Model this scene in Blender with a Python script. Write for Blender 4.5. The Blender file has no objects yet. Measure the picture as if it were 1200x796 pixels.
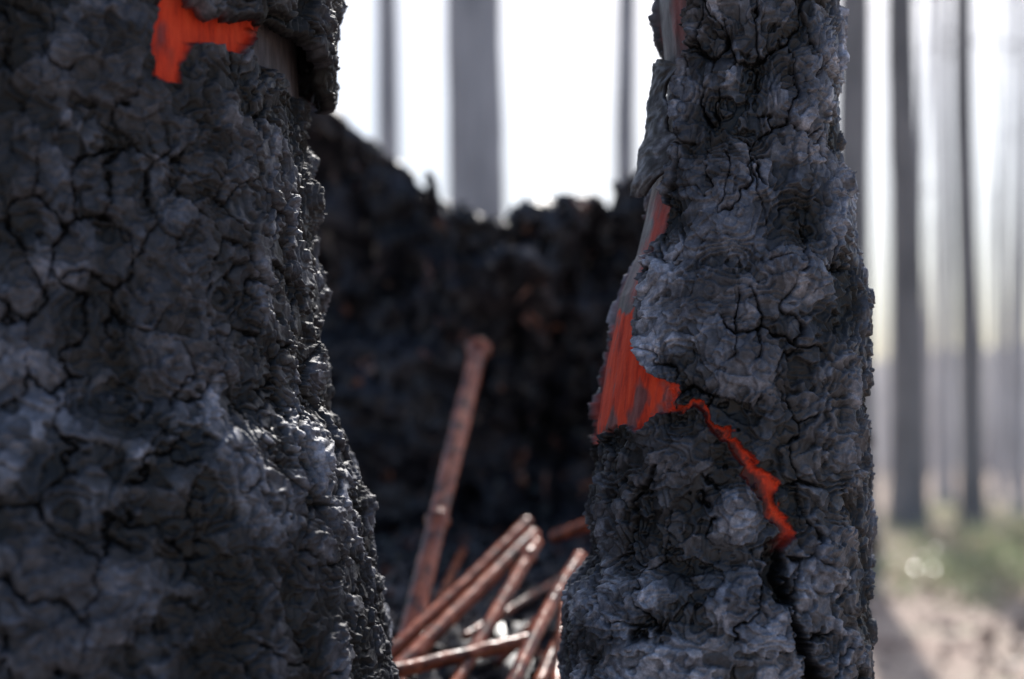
import bpy, math, numpy as np
from mathutils import Vector
rng = np.random.default_rng(7)
R = math.radians
scene = bpy.context.scene

# ------------------------------------------------------------------ noise
PERM = np.random.default_rng(3).permutation(4096).astype(np.int64)
VAL = np.random.default_rng(4).random((4096, 4))
def h3(i, j, k):
    return PERM[(PERM[(PERM[i & 4095] + j) & 4095] + k) & 4095]
def vnoise(x, y, z):
    xi = np.floor(x).astype(np.int64); yi = np.floor(y).astype(np.int64); zi = np.floor(z).astype(np.int64)
    fx = x - xi; fy = y - yi; fz = z - zi
    fx = fx*fx*fx*(fx*(fx*6-15)+10); fy = fy*fy*fy*(fy*(fy*6-15)+10); fz = fz*fz*fz*(fz*(fz*6-15)+10)
    V = VAL[:, 0]
    def c(a, b, d): return V[h3(xi+a, yi+b, zi+d)]
    x00 = c(0,0,0)*(1-fx)+c(1,0,0)*fx; x10 = c(0,1,0)*(1-fx)+c(1,1,0)*fx
    x01 = c(0,0,1)*(1-fx)+c(1,0,1)*fx; x11 = c(0,1,1)*(1-fx)+c(1,1,1)*fx
    return ((x00*(1-fy)+x10*fy)*(1-fz)+(x01*(1-fy)+x11*fy)*fz)*2-1
def fbm(x, y, z, o=4, g=0.5):
    s = 0; a = 1; t = 0
    for i in range(o):
        s = s + a*vnoise(x*2**i+17.3*i, y*2**i+5.1*i, z*2**i+9.7*i); t += a; a *= g
    return s/t*1.5
def voro(u, v, n, seed=0):
    ui = np.floor(u).astype(np.int64); vi = np.floor(v).astype(np.int64)
    f1 = np.full(u.shape, 9.0); f2 = np.full(u.shape, 9.0)
    idb = np.zeros(u.shape, np.int64); dx = np.zeros(u.shape); dy = np.zeros(u.shape)
    for a in (-1, 0, 1):
        for b in (-1, 0, 1):
            cu = ui+a; cv = vi+b
            h = h3((cu % n), cv+2000, seed+0*cu)
            ox = cu+0.05+0.9*VAL[h, 1]-u; oy = cv+0.05+0.9*VAL[h, 2]-v
            d = np.sqrt(ox*ox+oy*oy)
            c = d < f1
            f2 = np.where(c, f1, np.minimum(f2, d))
            idb = np.where(c, h, idb); dx = np.where(c, -ox, dx); dy = np.where(c, -oy, dy)
            f1 = np.where(c, d, f1)
    return f1, f2, VAL[idb, 0], VAL[idb, 3], VAL[(idb*7+11) & 4095, 0], dx, dy
def sstep(a, b, x):
    t = np.clip((x-a)/(b-a), 0, 1); return t*t*(3-2*t)
def sdpoly(px, pz, poly):
    d = np.full(px.shape, 9.0); ins = np.zeros(px.shape, bool)
    n = len(poly)
    for i in range(n):
        ax, az = poly[i]; bx, bz = poly[(i+1) % n]
        ex, ez = bx-ax, bz-az
        t = np.clip(((px-ax)*ex+(pz-az)*ez)/(ex*ex+ez*ez+1e-12), 0, 1)
        d = np.minimum(d, np.hypot(px-ax-t*ex, pz-az-t*ez))
        c = (az > pz) != (bz > pz)
        ins ^= c & (px < (bx-ax)*(pz-az)/((bz-az) if bz != az else 1e-9)+ax)
    return np.where(ins, d, -d)
def sdline(px, pz, pts):
    d = np.full(px.shape, 9.0); tt = np.zeros(px.shape); sg = np.zeros(px.shape)
    for i in range(len(pts)-1):
        ax, az = pts[i]; bx, bz = pts[i+1]; ex, ez = bx-ax, bz-az
        t = np.clip(((px-ax)*ex+(pz-az)*ez)/(ex*ex+ez*ez), 0, 1)
        q = np.hypot(px-ax-t*ex, pz-az-t*ez)
        s = np.sign(ex*(pz-az)-ez*(px-ax))
        tt = np.where(q < d, i+t, tt); sg = np.where(q < d, s, sg); d = np.minimum(d, q)
    return d, tt, sg

# ------------------------------------------------------------------ mesh helpers
def mesh_obj(name, verts, faces, mat, smooth=True, attr=None, parent=None):
    me = bpy.data.meshes.new(name)
    faces = np.asarray(faces, np.int32); k = faces.shape[1]
    me.vertices.add(len(verts)); me.vertices.foreach_set("co", np.asarray(verts, np.float32).ravel())
    me.loops.add(faces.size); me.loops.foreach_set("vertex_index", faces.ravel())
    me.polygons.add(len(faces)); me.polygons.foreach_set("loop_start", np.arange(0, faces.size, k, dtype=np.int32))
    me.update(calc_edges=True)
    me.polygons.foreach_set("use_smooth", np.full(len(faces), smooth))
    if attr is not None:
        a = me.attributes.new("mask", 'FLOAT_COLOR', 'POINT')
        a.data.foreach_set("color", np.asarray(attr, np.float32).ravel())
    me.materials.append(mat)
    ob = bpy.data.objects.new(name, me); scene.collection.objects.link(ob)
    if parent: ob.parent = parent
    return ob
def grid_faces(nr, nc, wrap=False):
    r = np.arange(nr-1)[:, None]; m = nc if wrap else nc-1
    c = np.arange(m)[None, :]; c2 = (c+1) % nc
    return np.stack([r*nc+c, r*nc+c2, (r+1)*nc+c2, (r+1)*nc+c], -1).reshape(-1, 4)

# ------------------------------------------------------------------ materials
def newmat(name):
    m = bpy.data.materials.new(name); m.use_nodes = True
    nt = m.node_tree; b = nt.nodes["Principled BSDF"]
    return m, nt, b
def noise_tex(nt, scale, detail=4, rough=0.6, co=None, dist=0.0):
    n = nt.nodes.new('ShaderNodeTexNoise'); n.inputs['Scale'].default_value = scale
    n.inputs['Detail'].default_value = detail; n.inputs['Roughness'].default_value = rough
    n.inputs['Distortion'].default_value = dist
    if co: nt.links.new(co, n.inputs['Vector'])
    return n
def ramp(nt, fac, stops):
    r = nt.nodes.new('ShaderNodeValToRGB'); e = r.color_ramp.elements
    while len(e) < len(stops): e.new(0.5)
    for i, (p, c) in enumerate(stops): e[i].position = p; e[i].color = (*c, 1)
    nt.links.new(fac, r.inputs['Fac']); return r
def mixc(nt, fac, a, b, mode='MIX'):
    m = nt.nodes.new('ShaderNodeMix'); m.data_type = 'RGBA'; m.blend_type = mode
    for s, i in ((fac, 0), (a, 6), (b, 7)):
        if hasattr(s, 'is_linked'): nt.links.new(s, m.inputs[i])
        else: m.inputs[i].default_value = s if i == 0 else (*s, 1)
    return m.outputs[2]
def bump(nt, b, h, strength, dist, prev=None):
    n = nt.nodes.new('ShaderNodeBump'); n.inputs['Strength'].default_value = strength; n.inputs['Distance'].default_value = dist
    nt.links.new(h, n.inputs['Height'])
    if prev: nt.links.new(prev, n.inputs['Normal'])
    nt.links.new(n.outputs[0], b.inputs['Normal']); return n.outputs[0]

def bark_mat():
    m, nt, b = newmat("charred_bark")
    co = nt.nodes.new('ShaderNodeTexCoord').outputs['Object']
    at = nt.nodes.new('ShaderNodeAttribute'); at.attribute_name = "mask"
    sp = nt.nodes.new('ShaderNodeSeparateColor'); nt.links.new(at.outputs['Color'], sp.inputs[0])
    n2 = noise_tex(nt, 170, 5, 0.72, co)
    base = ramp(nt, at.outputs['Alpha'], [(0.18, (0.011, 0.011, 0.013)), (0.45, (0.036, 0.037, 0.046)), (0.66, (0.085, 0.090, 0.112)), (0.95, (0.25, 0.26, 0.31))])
    hc = ramp(nt, sp.outputs[2], [(0.08, (0.05, 0.05, 0.05)), (0.40, (0.5, 0.5, 0.5)), (0.9, (1.8, 1.8, 1.8))])  # by height: ashy tops, with raised-edge highlights put into the colour
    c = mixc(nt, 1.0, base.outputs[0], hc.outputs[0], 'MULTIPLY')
    ash = ramp(nt, n2.outputs[0], [(0.30, (0.5, 0.5, 0.5)), (0.5, (1, 1, 1)), (0.72, (2.1, 2.05, 2.0))])
    c = mixc(nt, 1.0, c, ash.outputs[0], 'MULTIPLY')
    mp = nt.nodes.new('ShaderNodeMapping'); mp.inputs['Scale'].default_value = (1, 1, 0.22); nt.links.new(co, mp.inputs[0])
    fib = noise_tex(nt, 110, 4, 0.62, mp.outputs[0])
    inner = ramp(nt, fib.outputs[0], [(0.3, (0.035, 0.030, 0.034)), (0.7, (0.15, 0.128, 0.135))])
    c = mixc(nt, sp.outputs[1], c, inner.outputs[0])
    red = ramp(nt, fib.outputs[0], [(0.28, (0.40, 0.022, 0.010)), (0.46, (0.80, 0.060, 0.018)), (0.60, (0.92, 0.085, 0.026)), (0.80, (0.92, 0.13, 0.05))])
    c = mixc(nt, sp.outputs[0], c, red.outputs[0])
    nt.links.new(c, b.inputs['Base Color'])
    rr = ramp(nt, at.outputs['Alpha'], [(0.2, (0.64,)*3), (0.8, (0.44,)*3)])
    rg = mixc(nt, sp.outputs[0], rr.outputs[0], (0.8, 0.8, 0.8)); nt.links.new(rg, b.inputs['Roughness'])
    b.inputs['Specular IOR Level'].default_value = 0.5
    bump(nt, b, n2.outputs[0], 0.5, 0.0018)
    return m
def simple_mat(name, scale, stops, rough=0.8, bscale=None, bstr=0.5, bdist=0.01, spec=0.5, stretch=None, detail=5):
    m, nt, b = newmat(name)
    co = nt.nodes.new('ShaderNodeTexCoord').outputs['Object']
    if stretch:
        mp = nt.nodes.new('ShaderNodeMapping'); mp.inputs['Scale'].default_value = stretch; nt.links.new(co, mp.inputs[0]); co = mp.outputs[0]
    n = noise_tex(nt, scale, detail, 0.65, co)
    r = ramp(nt, n.outputs[0], stops); nt.links.new(r.outputs[0], b.inputs['Base Color'])
    b.inputs['Roughness'].default_value = rough; b.inputs['Specular IOR Level'].default_value = spec
    if bscale:
        k = noise_tex(nt, bscale, 3, 0.65, co); bump(nt, b, k.outputs[0], bstr, bdist)
    return m
BARK = bark_mat()
CHAR = simple_mat("burnt_wood", 11, [(0.3, (0.008, 0.008, 0.011)), (0.5, (0.024, 0.025, 0.035)), (0.66, (0.066, 0.062, 0.074)), (0.8, (0.16, 0.13, 0.13))], 0.5)
DEBRIS = simple_mat("charcoal_and_chips", 9, [(0.35, (0.02, 0.02, 0.024)), (0.56, (0.06, 0.055, 0.06)), (0.64, (0.32, 0.12, 0.07)), (0.76, (0.7, 0.64, 0.6))], 0.3)
RUST = simple_mat("rusted_iron", 38, [(0.28, (0.035, 0.012, 0.010)), (0.43, (0.14, 0.036, 0.018)), (0.56, (0.40, 0.105, 0.048)), (0.68, (0.55, 0.20, 0.11)), (0.82, (0.70, 0.46, 0.36))], 0.30, 200, 0.35, 0.0015)
SNAG = simple_mat("scorched_bark_haze_paled", 5, [(0.3, (0.24, 0.255, 0.285)), (0.7, (0.50, 0.52, 0.565))], 0.85, stretch=(1, 1, 0.2), detail=3)  # paler than scorched bark: haze over the trunks is put into the colour
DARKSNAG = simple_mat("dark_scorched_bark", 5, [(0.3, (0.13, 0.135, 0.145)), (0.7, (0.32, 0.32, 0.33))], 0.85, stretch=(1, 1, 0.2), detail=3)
FAR = simple_mat("haze_paled_distant_bark", 3, [(0.3, (0.50, 0.48, 0.48)), (0.7, (0.74, 0.72, 0.73))], 0.9, stretch=(1, 1, 0.2), detail=2)  # distance haze is put into the bark colour of the far trunks
GROUND = simple_mat("forest_floor", 0.8, [(0.32, (0.20, 0.135, 0.105)), (0.46, (0.36, 0.265, 0.215)), (0.56, (0.42, 0.33, 0.27)), (0.66, (0.29, 0.32, 0.19))], 0.9)
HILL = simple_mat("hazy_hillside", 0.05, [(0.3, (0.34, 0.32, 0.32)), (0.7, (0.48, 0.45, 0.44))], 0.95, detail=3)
def leaf_mat():
    m, nt, b = newmat("understory_leaf")
    co = nt.nodes.new('ShaderNodeTexCoord').outputs['Object']
    n = noise_tex(nt, 2.0, 3, 0.6, co)
    r = ramp(nt, n.outputs[0], [(0.38, (0.30, 0.24, 0.17)), (0.48, (0.28, 0.36, 0.20)), (0.62, (0.46, 0.42, 0.30))])
    nt.links.new(r.outputs[0], b.inputs['Base Color']); b.inputs['Roughness'].default_value = 0.2
    t = nt.nodes.new('ShaderNodeBsdfTranslucent'); nt.links.new(r.outputs[0], t.inputs[0])
    mx = nt.nodes.new('ShaderNodeMixShader'); mx.inputs[0].default_value = 0.5
    nt.links.new(b.outputs[0], mx.inputs[1]); nt.links.new(t.outputs[0], mx.inputs[2])
    nt.links.new(mx.outputs[0], nt.nodes['Material Output'].inputs[0]); return m
LEAF = leaf_mat()

# ------------------------------------------------------------------ charred foreground trunks
def bark_height(phi, z, X, Y, Z, Rm, sA, sB, seed):
    w1 = fbm(X*30+seed, Y*30, Z*30, 4); w2 = fbm(X*30+40+seed, Y*30, Z*30+9, 4)
    w3 = fbm(X*110+seed, Y*110, Z*110, 2)
    nA = int(round(2*math.pi*Rm/sA)); nB = int(round(2*math.pi*Rm/sB))
    sA = 2*math.pi*Rm/nA; sB = 2*math.pi*Rm/nB
    u = phi/(2*math.pi)
    f1, f2, r1, r2, r3, dx, dy = voro(u*nA+(0.018*w1)/sA, (z+0.016*w2)/(sA*1.6), nA, seed)
    lumpy = fbm(X*9+seed, Y*9, Z*9, 2)
    cz = fbm(X*9+seed+5, Y*9, Z*6, 2)
    brk = sstep(-0.28, 0.25, fbm(X*22+seed+2, Y*22, Z*18, 2)+0.35*cz)
    h = (r1-0.5)*0.0034+(dx*(r2-0.5)+dy*(r3-0.5))*0.0080
    e1 = f2-f1
    h -= (0.0003+0.0080*brk)*np.exp(-(e1/0.026)**2)+0.0014*brk*np.exp(-(e1/0.11)**2)
    g1, g2, q1, q2, q3, ex, ey = voro(u*nB+(0.010*w2+0.0008*w3)/sB, (z+0.009*w1-0.0008*w3)/(sB*1.0), nB, seed+7)
    e2 = g2-g1
    h += (q1-0.5)*0.0016+(ex*(q2-0.5)+ey*(q3-0.25))*0.0046
    h -= 0.0020*sstep(0.45, 0.9, q3)*brk*np.exp(-(e2/0.04)**2)
    # flaking layers: thin sharp-edged terraces with smooth treads
    n = fbm(X*22+seed, Y*22, Z*26, 4, 0.45)*3.4
    fr = n-np.floor(n); h += 0.0021*(np.floor(n)+sstep(0.0, 0.07, fr)-0.95*fr)
    n = fbm(X*40+seed+3, Y*40, Z*52, 2, 0.5)*2.2
    fr = n-np.floor(n); h += 0.0009*(np.floor(n)+sstep(0.0, 0.09, fr)-0.95*fr)
    h += 0.0034*fbm(X*30+8, Y*30, Z*26+seed, 2)+0.0002*fbm(X*300, Y*300, Z*300, 2)+0.0032*lumpy
    tone = 0.43+0.24*fbm(X*8+seed, Y*8, Z*8+4, 3)+0.26*(q1-0.5)+0.12*(r1-0.5)+0.16*w1+0.06*w3
    return h, np.clip(tone, 0, 1)

def trunk(name, ztab, cxtab, rtab, cy, phi0, phi1, nfront, nback, zd0, zd1, nz, sA, sB, seed, carve):
    phi = np.concatenate([np.linspace(phi0, phi1, nfront, endpoint=False), np.linspace(phi1, phi0+2*math.pi, nback, endpoint=False)])
    z = np.concatenate([np.linspace(-0.1, zd0, 60, endpoint=False), np.linspace(zd0, zd1, nz), np.linspace(0, 1, 110)[1:]**1.5*(7.0-zd1)+zd1])
    PH, ZZ = np.meshgrid(phi, z)
    cx = np.interp(ZZ, ztab, cxtab); rr = np.interp(ZZ, ztab, rtab)
    X = cx+rr*np.sin(PH); Y = cy-rr*np.cos(PH)
    h, tone = bark_height(PH, ZZ, X, Y, ZZ, np.mean(rtab), sA, sB, seed)
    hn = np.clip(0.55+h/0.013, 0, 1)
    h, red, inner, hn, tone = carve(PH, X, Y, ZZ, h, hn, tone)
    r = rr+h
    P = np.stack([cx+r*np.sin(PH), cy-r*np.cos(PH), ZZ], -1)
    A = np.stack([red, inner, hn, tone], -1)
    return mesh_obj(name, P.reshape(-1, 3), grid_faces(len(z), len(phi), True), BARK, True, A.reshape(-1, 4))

# right-hand trunk ----------------------------------------------------------
edge = [(0.0, 1.60), (0.145, 1.60), (0.142, 1.39), (0.1455, 1.34), (0.138, 1.305), (0.142, 1.27), (0.128, 1.227), (0.123, 1.19), (0.112, 1.162), (0.103, 1.134),
        (0.1015, 1.098), (0.110, 1.069), (0.129, 1.058), (0.131, 1.042), (0.113, 1.036), (0.101, 1.0245), (0.083, 1.029), (0.069, 1.015), (0.0, 1.01)]
redp = [(0.0, 1.121), (0.081, 1.119), (0.088, 1.128), (0.099, 1.128), (0.1025, 1.098), (0.112, 1.069), (0.131, 1.06), (0.134, 1.042), (0.113, 1.034), (0.101, 1.022), (0.083, 1.026), (0.069, 1.012), (0.0, 1.008)]
crack = [(0.120, 1.052), (0.1436, 1.040), (0.1637, 1.027), (0.180, 1.003), (0.200, 0.977), (0.210, 0.947), (0.202, 0.913), (0.217, 0.873), (0.237, 0.829), (0.25, 0.79), (0.24, 0.70)]
def carve_r(PH, X, Y, Z, h, hn, tone):
    front = np.cos(PH) > -0.35
    a = fbm(X*70, Y*70, Z*70, 4, 0.6)*0.0042; b = fbm(X*70+9, Y*70, Z*70, 4, 0.6)*0.0042
    sd = np.where(front, sdpoly(X+a, Z+b, edge), -1.0)
    m = sstep(-0.0012, 0.0012, sd)
    fine = 0.0009*fbm(X*60, Y*60, Z*14, 3)+0.002*fbm(X*18, Y*18, Z*10, 3)
    lip = 0.004*np.exp(-(sd/0.006)**2)*(1-m)
    h2 = (h+lip)*(1-m)+(-0.0055+fine)*m
    sr = np.where(front, sdpoly(X+a*2.2, Z+b*2.2, redp), -1.0)
    red = sstep(-0.003, 0.003, sr)*m
    seam = np.exp(-((sd-0.005)/0.005)**2)*sstep(1.12, 1.16, Z)*(1-sstep(1.19, 1.25, Z))*0.6*m
    seam2 = np.exp(-((sd-0.006)/0.005)**2)*sstep(1.33, 1.37, Z)*0.22*m
    red = np.maximum(red, np.maximum(seam, seam2))
    soot = sstep(0.15, 0.6, fbm(X*42+3, Y*42, Z*22, 4, 0.6)); red = red*(1-0.8*soot)
    d, t, sg = sdline(X+a*1.9, Z+b*1.9, crack); d = np.where(front, d, 1.0)
    wd = np.interp(t, [0, 1, 2, 3, 4, 5, 6, 7, 8, 9, 10], [.0015, .003, .0024, .0048, .0045, .0052, .0055, .0045, .006, .005, .003])*np.clip(1+0.8*fbm(X*60, Y*60, Z*60, 3), 0.3, 2)
    g = 1-sstep(wd*0.6, wd*1.3, d)
    deep = sstep(-0.4, 0.9, sg*d/wd)
    h2 = h2*(1-g)-(0.009+0.011*sstep(5.0, 6.0, t))*g+0.0020*np.exp(-((d-wd*1.8)/0.003)**2)
    rc = (1-sstep(wd*0.9, wd*1.4, d))*(1-sstep(4.9, 5.6, t))*sstep(0.2, 0.6, t)*(0.10+0.90*deep)
    red = np.maximum(red, rc*(1-0.5*soot))
    hn = hn*(1-0.9*(1-sstep(wd*0.8, wd*1.6, d)))  # shadow inside the crack is put into the colour mask
    tone = tone+0.13*sstep(1.08, 1.3, Z)+0.08
    return h2, red, m, hn, np.clip(tone, 0, 1)
zt = [0, .5, .808, .85, .8875, .9175, .955, 1.03, 1.09, 1.1425, 1.18, 1.255, 1.33, 1.405, 1.7, 7.0]
cxr = [.175, .178, .178, .1762, .1807, .1888, .1893, .1893, .1929, .1969, .2017, .2048, .2090, .2020, .21, .30]
rrr = [.175, .145, .1337, .1337, .1285, .1205, .119, .119, .114, .107, .0966, .0835, .077, .0775, .075, .045]
t_right = trunk("charred_tree_trunk", zt, cxr, rrr, 1.0, R(-115), R(115), 600, 80, 0.76, 1.44, 780, 0.036, 0.0160, 11, carve_r)

# left-hand trunk -----------------------------------------------------------
CXL, CYL = -0.40, 0.98
def carve_l(PH, X, Y, Z, h, hn, tone):
    front = np.cos(PH) > -0.45
    a = fbm(X*60, Y*60, Z*60, 3)*0.004; b = fbm(X*60+9, Y*60, Z*60, 3)*0.004
    p1 = [(-0.256, 1.277), (-0.240, 1.275), (-0.235, 1.309), (-0.205, 1.313), (-0.198, 1.345), (-0.229, 1.340), (-0.234, 1.42), (-0.252, 1.42)]
    sd = np.where(front, sdpoly(X+a, Z+b, p1), -1.0); m = sstep(-0.0015, 0.0015, sd)
    p2 = [(-0.200, 1.315), (-0.15, 1.305), (-0.15, 1.40), (-0.195, 1.40)]
    s2 = np.where(front, sdpoly(X+a, Z+b, p2), -1.0); m2 = sstep(-0.0015, 0.0015, s2)
    mm = np.maximum(m, m2)
    h2 = h*(1-mm)+(-0.008+0.0012*fbm(X*90, Y*90, Z*8, 3))*mm
    soot = sstep(0.2, 0.7, fbm(X*40+3, Y*40, Z*20, 3))
    return h2, m*(1-0.6*soot)*(1-m2), m2, hn, np.clip(tone-0.02, 0, 1)
zl = [0, .5, .805, .916, .99, 1.015, 1.045, 1.107, 1.2, 1.41, 1.7, 7.0]
cxl = [CXL]*11+[-.50]
rl = [.37, .325, .300, .281, .268, .260, .241, .234, .224, .217, .21, .12]
t_left = trunk("charred_tree_trunk", zl, cxl, rl, CYL, R(-80), R(125), 800, 70, 0.78, 1.42, 660, 0.036, 0.0175, 23, carve_l)

def shell(ro_pts, ri_pts, nu, nv, name, A, parent):
    f = grid_faces(nv, nu); n = nu*nv
    per = np.concatenate([np.arange(nu), np.arange(1, nv)*nu+nu-1, (nv-1)*nu+np.arange(nu-2, -1, -1), np.arange(nv-2, 0, -1)*nu])
    q = np.roll(per, -1); side = np.stack([per, per+n, q+n, q], -1)
    return mesh_obj(name, np.concatenate([ro_pts, ri_pts]), np.concatenate([f, f[:, ::-1]+n, side]), BARK, True, A, parent)
def bark_plate(name, parent):
    nu, nv = 220, 220
    ph = np.linspace(R(47), R(128), nu); v = np.linspace(0, 1, nv)
    PH, V = np.meshgrid(ph, v); deg = np.degrees(PH)
    zb = np.interp(deg, [46, 50, 60, 70, 80, 87, 92, 100, 108, 118, 128], [1.334, 1.329, 1.333, 1.345, 1.341, 1.335, 1.320, 1.316, 1.326, 1.345, 1.36])
    zb = zb+0.006*fbm(PH*28, PH*0, PH*0, 4, 0.65)
    Z = zb+(1.56-zb)*V
    PH = PH+R(1.6)*fbm(Z*60, Z*0, Z*0, 3)*np.exp(-(deg-46)/4)
    lift = 0.020*np.interp(deg, [46, 65, 95, 128], [0.2, 0.5, 1.0, 0.7])
    r0 = 0.217+lift
    X = CXL+r0*np.sin(PH); Y = CYL-r0*np.cos(PH)
    h, tone = bark_height(PH, Z, X, Y, Z, 0.22, 0.034, 0.015, 31)
    ro = r0+0.011+h; ri = r0-0.004+0.5*h
    e = np.minimum(1, V/0.015); ro = ri+(ro-ri)*(0.5+0.5*e)
    def pts(r): return np.stack([CXL+r*np.sin(PH), CYL-r*np.cos(PH), Z], -1).reshape(-1, 3)
    A = np.stack([0*h, 0*h, np.clip(0.55+h/0.013, 0, 1), tone], -1).reshape(-1, 4)
    return shell(pts(ro), pts(ri), nu, nv, name, np.concatenate([A, A]), parent)
bark_plate("loose_bark_plate", t_left)
def curl(name, parent, z0, z1, a0, a1, sd, lmax):
    nu, nv = 30, 170
    v = np.linspace(0, 1, nv); u = np.linspace(0, 1, nu); U, V = np.meshgrid(u, v)
    zc = z0+(z1-z0)*V
    cx = np.interp(zc, zt, cxr); rr = np.interp(zc, zt, rrr)
    wid = R(a1-a0)*(0.8+0.18*np.sin(V*6+sd)+0.12*fbm(V*7+sd, V*0, V*0, 3))*np.minimum(1, np.minimum(V, 1-V)*6+0.2)
    ph = R(a0)+wid*U+R(2)*fbm(V*4+sd, V*0, V*0, 2)
    lift = lmax*(1-U)**1.6*(0.8+0.35*fbm(V*4+2*sd, V*0, V*0, 2))+0.0010*fbm(U*5, V*22, V*0+sd, 4)
    zc = zc+0.002*fbm(U*3, V*8, V*0+sd, 2)
    r = rr+lift
    def pts(r): return np.stack([cx+r*np.sin(ph), 1.0-r*np.cos(ph), zc], -1).reshape(-1, 3)
    tone = (0.5+0.4*fbm(U*5, V*20, V*0, 3)).reshape(-1)
    A = np.stack([0*tone, 0*tone+0.2, 0*tone+0.55, tone], -1)
    return shell(pts(r+0.0032), pts(r), nu, nv, name, np.concatenate([A, A]), parent)
curl("curled_bark_strip", t_right, 1.232, 1.350, -94, -52, 1.0, 0.009)

# limbs (dead, above the picture) --------------------------------------------
def tube(pts, radii, sides=12, nz=0.0):
    pts = np.array(pts, float); V = []
    up = np.array([0.3, 0.2, 1.0])
    for i in range(len(pts)):
        t = pts[min(i+1, len(pts)-1)]-pts[max(i-1, 0)]; t /= np.linalg.norm(t)
        a = np.cross(t, up if abs(t[2]) < 0.9 else np.array([1.0, 0.1, 0])); a /= np.linalg.norm(a); b = np.cross(t, a)
        th = 2*math.pi*np.arange(sides)/sides
        rr = radii[i]*(1+nz*rng.uniform(-1, 1, sides))
        V.append(pts[i]+(rr*np.cos(th))[:, None]*a+(rr*np.sin(th))[:, None]*b)
    return np.concatenate(V), grid_faces(len(pts), sides, True)
def join(parts):
    V = []; F = []; o = 0
    for v, f in parts: V.append(v); F.append(f+o); o += len(v)
    return np.concatenate(V), np.concatenate(F)
def limbs(x, y, r, z0, z1, n, L):
    parts = []
    for _ in range(n):
        z = rng.uniform(z0, z1); a = rng.uniform(0, 6.28); l = L*rng.uniform(0.4, 1)
        d = np.array([math.cos(a), math.sin(a), rng.uniform(-0.25, 0.3)])
        k = np.linspace(0, 1, 6)[:, None]
        p = np.array([x, y, z])+d*k*l+np.array([0, 0, -0.25*l])*k**2+rng.normal(0, 0.015*l, (6, 3))*k
        parts.append(tube(p, r*np.linspace(1, 0.15, 6), 6))
    return parts
for t, x, y in ((t_right, 0.24, 1.0), (t_left, -0.43, 0.98)):
    v, f = join(limbs(x, y, 0.016, 2.6, 6.6, 9, 0.9)); mesh_obj("dead_limbs", v, f, CHAR, True, None, t)

# ------------------------------------------------------------------ burnt stump
tx = [-1.0, -.62, -.46, -.414, -.36, -.306, -.234, -.18, -.108, -.018, .036, .108, .18, .252, .36, .6, 1.0]
tz = [1.55, 1.70, 1.77, 1.765, 1.740, 1.690, 1.60, 1.545, 1.485, 1.445, 1.505, 1.535, 1.505, 1.555, 1.60, 1.55, 1.40]
def stump():
    nc, nw, nt = 560, 330, 60
    th = np.linspace(0, 2*math.pi, nc, endpoint=False)
    cx0, cy0 = 0.02, 2.95
    def H(x, y):
        return np.interp(x, tx, tz)+0.03*fbm(x*9, y*9, x*0, 4)+0.022*fbm(x*32, y*32, x*0, 3)
    TH, T = np.meshgrid(th, np.linspace(0, 1, nw))
    xb = cx0+0.72*np.cos(TH); yb = cy0+0.72*np.sin(TH)
    Z = H(xb, yb)*T
    r = 0.72+0.06*fbm(np.cos(TH)*2.2, np.sin(TH)*2.2, T*1.2, 3)+0.16*(1-T)**3
    x = cx0+r*np.cos(TH); y = cy0+r*np.sin(TH)
    rg = fbm(np.cos(TH)*9, np.sin(TH)*9, Z*2.0, 4)
    d = 0.14*fbm(x*4.5, y*4.5, Z*4.5, 4)-0.06*np.abs(rg)+0.09*(0.5-np.abs(fbm(x*12, y*12, Z*12, 5)))
    n = fbm(x*10+4, y*10, Z*14, 3)*3; fr = n-np.floor(n); d += 0.014*(np.floor(n)+sstep(0, .25, fr))
    hol = np.exp(-((x-0.06)/0.16)**2)*np.exp(-((Z-1.02)/0.28)**2)*(np.sin(TH) < 0)
    knob = np.exp(-((x-0.03)/0.035)**2-((Z-1.36)/0.06)**2)*(np.sin(TH) < 0)
    d += -0.20*hol+0.10*knob
    d *= 1-0.4*sstep(0.93, 1, T)
    rr_ = r+d
    wall = np.stack([cx0+rr_*np.cos(TH), cy0+rr_*np.sin(TH), Z+0.020*fbm(x*28, y*28, Z*28, 3)*T], -1)
    TH2, S2 = np.meshgrid(th, np.linspace(1, 0.0, nt+1)[1:])
    rt = rr_[-1][None, :]*S2
    xx = cx0+rt*np.cos(TH2); yy = cy0+rt*np.sin(TH2)
    zz = H(cx0+0.72*S2*np.cos(TH2), cy0+0.72*S2*np.sin(TH2))-0.25*sstep(0, .5, 1-S2)+0.03*np.exp(-((S2-.95)/.04)**2)*fbm(xx*25, yy*25, xx*0, 3)
    P = np.concatenate([wall, np.stack([xx, yy, zz], -1)])
    ob = mesh_obj("burnt_stump", P.reshape(-1, 3), grid_faces(nw+nt, nc, True), CHAR)
    return ob, wall
stump_ob, wallP = stump()

# ------------------------------------------------------------------ ash mound
def mound_z(x, y):
    base = np.interp(y, [0.35, 0.8, 1.2, 1.6, 2.3, 3.0, 4.2, 5.0], [0.0, 0.50, 0.70, 0.79, 0.86, 0.80, 0.3, -0.05])
    edge_r = np.interp(y, [0.4, 1.2, 2.3, 3.2, 5], [0.12, 0.22, 0.42, 0.5, 0.4]); edge_l = -np.interp(y, [0.4, 1.2, 2.3, 5], [0.6, 0.8, 1.1, 1.1])
    m = (1-sstep(edge_r, edge_r+0.36, x))*sstep(edge_l-0.8, edge_l, x)
    return base*m-0.04*(1-m)+m*(0.022*fbm(x*7, y*7, x*0, 4)+0.010*fbm(x*40, y*40, x*0+3, 3))
xs = np.linspace(-2.1, 1.1, 380); ys = np.linspace(0.3, 5.0, 440); XX, YY = np.meshgrid(xs, ys)
mesh_obj("ash_mound", np.stack([XX, YY, mound_z(XX, YY)], -1).reshape(-1, 3), grid_faces(len(ys), len(xs)), CHAR)

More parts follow.
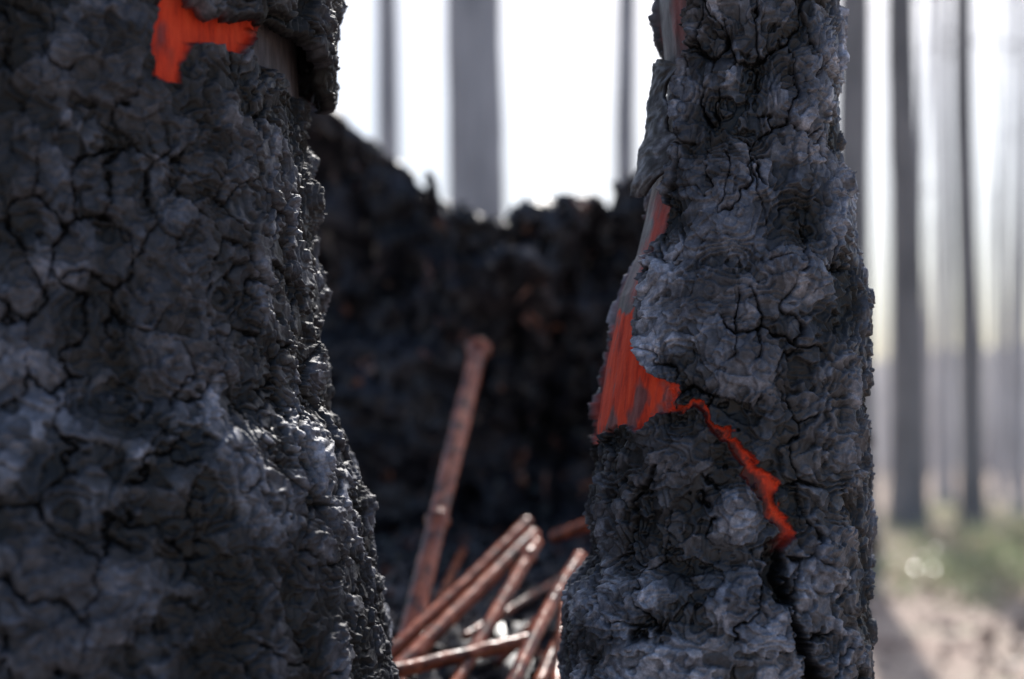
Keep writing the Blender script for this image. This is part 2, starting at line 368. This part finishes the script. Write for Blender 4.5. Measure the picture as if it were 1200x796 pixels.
def chunks(n, pos, size, flat=1.0):
    V = []; F = []
    base = np.array([[-1,-1,-1],[1,-1,-1],[1,1,-1],[-1,1,-1],[-1,-1,1],[1,-1,1],[1,1,1],[-1,1,1]], float)
    bf = np.array([[0,3,2,1],[4,5,6,7],[0,1,5,4],[1,2,6,5],[2,3,7,6],[3,0,4,7]])
    for i in range(n):
        q = rng.normal(size=(3, 3)); q, _ = np.linalg.qr(q)
        s = size*rng.uniform(0.4, 1.6)*np.array([rng.uniform(1, 2.6), rng.uniform(0.5, 1), flat*rng.uniform(0.3, 0.8)])
        V.append((base*rng.uniform(0.55, 1.1, (8, 3))*s)@q+pos[i]); F.append(bf+8*i)
    return np.concatenate(V), np.concatenate(F)
n = 2800; x = rng.uniform(-0.6, 0.5, n); y = rng.uniform(1.1, 2.35, n)
p = np.stack([x, y, mound_z(x, y)+0.004], -1)
v, f = chunks(n, p, 0.0065); mesh_obj("charcoal_debris", v, f, DEBRIS, False)
wp = wallP[170:].reshape(-1, 3); wp = wp[(wp[:, 1] < 2.8)]
wt = wallP[312:].reshape(-1, 3); wt = wt[(wt[:, 1] < 2.8)]  # extra pale splinters added along the rim to stand for rim light
p = np.concatenate([wp[rng.integers(0, len(wp), 900)], wt[rng.integers(0, len(wt), 450)]])
v, f = chunks(1350, p, 0.0085); mesh_obj("splinters_and_rim_light", v, f, DEBRIS, False, None, stump_ob)
parts = []
cand = wallP[200:328:, :].reshape(-1, 3); cand = cand[cand[:, 1] < 2.6]
for _ in range(90):
    q = cand[rng.integers(0, len(cand))]
    d = np.array([rng.normal(0, .6), -1+rng.normal(0, .3), rng.normal(0.1, .6)]); d /= np.linalg.norm(d)
    L = rng.uniform(0.04, 0.16); k = np.linspace(-0.2, 1, 7)[:, None]
    parts.append(tube(q+d*k*L+np.array([0, 0, -0.5*L])*k**2+rng.normal(0, 0.05*L, (7, 3)), rng.uniform(0.003, 0.008)*np.linspace(1, 0.4, 7), 7))
v, f = join(parts); mesh_obj("root_ends", v, f, DEBRIS, True, None, stump_ob)

# ------------------------------------------------------------------ rusty pipes
def pipe(a, b, r, cap=False, collar=None, bend=0.0):
    a = np.array(a, float); b = np.array(b, float); L = np.linalg.norm(b-a)
    n = 70; t = np.linspace(0, 1, n); rad = r*(1+0.03*np.sin(t*9+a[0]*40)+rng.normal(0, 0.004, n))
    if collar: rad = rad+r*0.32*np.exp(-((t-collar)*L/0.006)**4)
    if cap: rad = rad+r*0.6*np.exp(-((t-0.985)*L/0.008)**4)
    perp = np.cross(b-a, [0, 0, 1.0]); perp /= np.linalg.norm(perp)
    P = a+(b-a)*t[:, None]+perp*(bend*np.sin(t*math.pi))[:, None]
    P = np.concatenate([P[:1], P[:1], P, P[-1:], P[-1:]])
    d = (b-a)/L
    P[0] += d*0.03; P[1] += d*0.0005; P[-1] -= d*(0.03 if not cap else 0.001)
    rad = np.concatenate([[r*0.62, r*0.72], rad, [rad[-1]*0.72, rad[-1]*0.6 if not cap else 0.001]])
    v, f = tube(P, rad, 28)
    v += 0.0006*np.stack([fbm(v[:, 0]*90, v[:, 1]*90, v[:, 2]*90+k*7, 3) for k in range(3)], -1)
    return mesh_obj("rusty_pipe", v, f, RUST)
pipe((-0.127, 1.36, 0.770), (-0.0515, 1.80, 1.182), 0.0135, True, 0.36)
pipe((-0.180, 1.28, 0.745), (0.022, 1.58, 0.915), 0.0082, bend=0.004)
pipe((-0.148, 1.24, 0.748), (0.030, 1.54, 0.900), 0.0100)
pipe((-0.075, 1.22, 0.735), (0.032, 1.50, 0.892), 0.0083, collar=0.9)
pipe((-0.010, 1.16, 0.745), (0.085, 1.42, 0.880), 0.0082, bend=-0.006)
pipe((-0.150, 1.22, 0.768), (0.025, 1.34, 0.790), 0.0084)
pipe((0.060, 1.62, 0.890), (0.160, 1.50, 0.938), 0.0090)
pipe((-0.13, 1.30, 0.742), (-0.075, 1.75, 0.862), 0.0055)
pipe((0.03, 1.30, 0.742), (0.125, 1.62, 0.875), 0.0080)
pipe((-0.06, 1.45, 0.775), (0.10, 1.70, 0.84), 0.0060)
pipe((-0.02, 1.38, 0.752), (0.10, 1.46, 0.862), 0.0060)
pipe((0.045, 1.22, 0.740), (0.075, 1.50, 0.850), 0.0065)

# ------------------------------------------------------------------ ground, hill
def axis(a): return np.sign(a)*np.abs(a)**2.6
gx = axis(np.linspace(-1, 1, 360))*700; gy = axis(np.linspace(-0.75, 1, 360))*800
XX, YY = np.meshgrid(gx, gy)
ZZ = 0.05*fbm(XX*0.5, YY*0.5, XX*0, 4)*np.exp(-np.hypot(XX, YY)/60)+0.02*fbm(XX*3, YY*3, XX*0, 3)*np.exp(-np.hypot(XX, YY)/20)
mesh_obj("ground", np.stack([XX, YY, ZZ-0.02], -1).reshape(-1, 3), grid_faces(360, 360), GROUND)
hx = np.linspace(-400, 400, 200); hy = np.linspace(150, 340, 60); XX, YY = np.meshgrid(hx, hy)
ZZ = (12+7*fbm(XX*0.012, YY*0.008, XX*0, 4))*sstep(150, 260, YY)+np.clip((XX-10)*0.10, 0, 18)*sstep(150, 220, YY)-0.5
mesh_obj("distant_hillside", np.stack([XX, YY, ZZ], -1).reshape(-1, 3), grid_faces(60, 200), HILL)

# ------------------------------------------------------------------ standing burnt trees
def snag(x, y, r, lean=(0, 0), H=26, mat=SNAG):
    n = 60; t = np.linspace(0, 1, n); zz = H*t**1.4
    P = np.stack([x+lean[0]*zz+0.03*np.sin(zz*0.7+x), y+lean[1]*zz, zz-0.1], -1)
    rad = r*(1-0.75*zz/H)*(1+0.35*np.exp(-zz/0.35))
    v, f = tube(P, rad, 20, 0.03)
    parts = [(v, f)]+limbs(x+lean[0]*12, y, r*0.12, 7, H-2, 14, 1.6)
    v, f = join(parts); return mesh_obj("burnt_pine_tree", v, f, mat)
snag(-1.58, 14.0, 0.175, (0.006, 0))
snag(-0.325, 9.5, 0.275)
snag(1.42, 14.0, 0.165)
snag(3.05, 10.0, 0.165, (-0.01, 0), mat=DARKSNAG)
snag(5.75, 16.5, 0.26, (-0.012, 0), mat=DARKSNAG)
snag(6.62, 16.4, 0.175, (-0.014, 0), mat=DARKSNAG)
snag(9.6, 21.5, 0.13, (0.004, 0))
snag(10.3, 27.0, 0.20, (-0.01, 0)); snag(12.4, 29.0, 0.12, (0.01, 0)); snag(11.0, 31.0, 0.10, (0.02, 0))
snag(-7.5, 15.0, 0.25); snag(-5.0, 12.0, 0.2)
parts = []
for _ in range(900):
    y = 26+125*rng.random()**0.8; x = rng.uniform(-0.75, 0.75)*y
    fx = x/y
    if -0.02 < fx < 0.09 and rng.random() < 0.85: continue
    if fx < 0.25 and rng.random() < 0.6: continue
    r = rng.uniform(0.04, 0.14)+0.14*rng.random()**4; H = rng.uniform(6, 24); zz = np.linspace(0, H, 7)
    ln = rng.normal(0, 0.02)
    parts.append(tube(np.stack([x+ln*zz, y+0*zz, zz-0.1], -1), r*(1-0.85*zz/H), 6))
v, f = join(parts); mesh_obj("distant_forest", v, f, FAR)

# ------------------------------------------------------------------ undergrowth + litter
def leaves(n, cent, spread, size, hgt):
    c = cent[rng.integers(0, len(cent), n)]
    p = c+rng.normal(size=(n, 3))*np.array([spread, spread, 0]); p[:, 2] = rng.random(n)**1.3*hgt
    d = rng.normal(size=(n, 3)); d /= np.linalg.norm(d, axis=1)[:, None]
    e = np.cross(d, rng.normal(size=(n, 3))); e /= np.linalg.norm(e, axis=1)[:, None]
    s = (size*rng.uniform(0.5, 1.3, n))[:, None]
    V = np.stack([p-d*s, p+e*s*0.4, p+d*s, p-e*s*0.4], 1).reshape(-1, 3)
    return V, np.arange(4*n).reshape(-1, 4)
cent = []
for _ in range(60):
    y = rng.uniform(8, 26); x = y*rng.uniform(0.30, 0.62); cent.append((x, y, 0))
for x, y in ((5.4, 12.6), (5.9, 13.2), (6.6, 14.5), (7.5, 15.5), (3.9, 9.6), (4.4, 10.0)): cent += [(x, y, 0)]*4
v, f = leaves(11000, np.array(cent), 0.38, 0.035, 0.24); mesh_obj("undergrowth", v, f, LEAF, False)
n = 2200; y = rng.uniform(4, 22, n); x = y*rng.uniform(0.2, 0.65, n)
v, f = chunks(n, np.stack([x, y, 0*x], -1), 0.022, 0.4)
LIT = simple_mat("dry_litter", 1.7, [(0.3, (0.15, 0.10, 0.08)), (0.55, (0.36, 0.27, 0.22)), (0.75, (0.68, 0.62, 0.6))], 0.2, detail=3)
mesh_obj("leaf_litter", v, f, LIT, False)

# ------------------------------------------------------------------ light, sky, camera
AZ, EL = R(14), R(45)
S = Vector((math.sin(AZ)*math.cos(EL), math.cos(AZ)*math.cos(EL), math.sin(EL)))
sun = bpy.data.lights.new("sun", 'SUN'); sun.energy = 5.0; sun.angle = R(0.8); sun.color = (1, 0.96, 0.91)
so = bpy.data.objects.new("sun", sun); scene.collection.objects.link(so); so.rotation_euler = S.to_track_quat('Z', 'Y').to_euler()
w = bpy.data.worlds.new("World"); scene.world = w; w.use_nodes = True
nt = w.node_tree; sky = nt.nodes.new('ShaderNodeTexSky'); sky.sky_type = 'NISHITA'; sky.sun_disc = False
sky.sun_elevation = EL; sky.sun_rotation = AZ; sky.air_density = 1.3; sky.dust_density = 3.5; sky.ozone_density = 4.0
nt.links.new(sky.outputs[0], nt.nodes['Background'].inputs[0]); nt.nodes['Background'].inputs[1].default_value = 0.15
cam = bpy.data.cameras.new("camera"); co = bpy.data.objects.new("camera", cam); scene.collection.objects.link(co)
co.location = (0, 0, 1.0); co.rotation_euler = (R(90), 0, 0); cam.lens = 40; cam.sensor_width = 36; cam.shift_y = 0.118
cam.clip_start = 0.02; cam.clip_end = 3000
cam.dof.use_dof = True; cam.dof.focus_distance = 0.93; cam.dof.aperture_fstop = 2.1
scene.camera = co
scene.view_settings.view_transform = 'Standard'; scene.view_settings.look = 'None'; scene.view_settings.exposure = 0
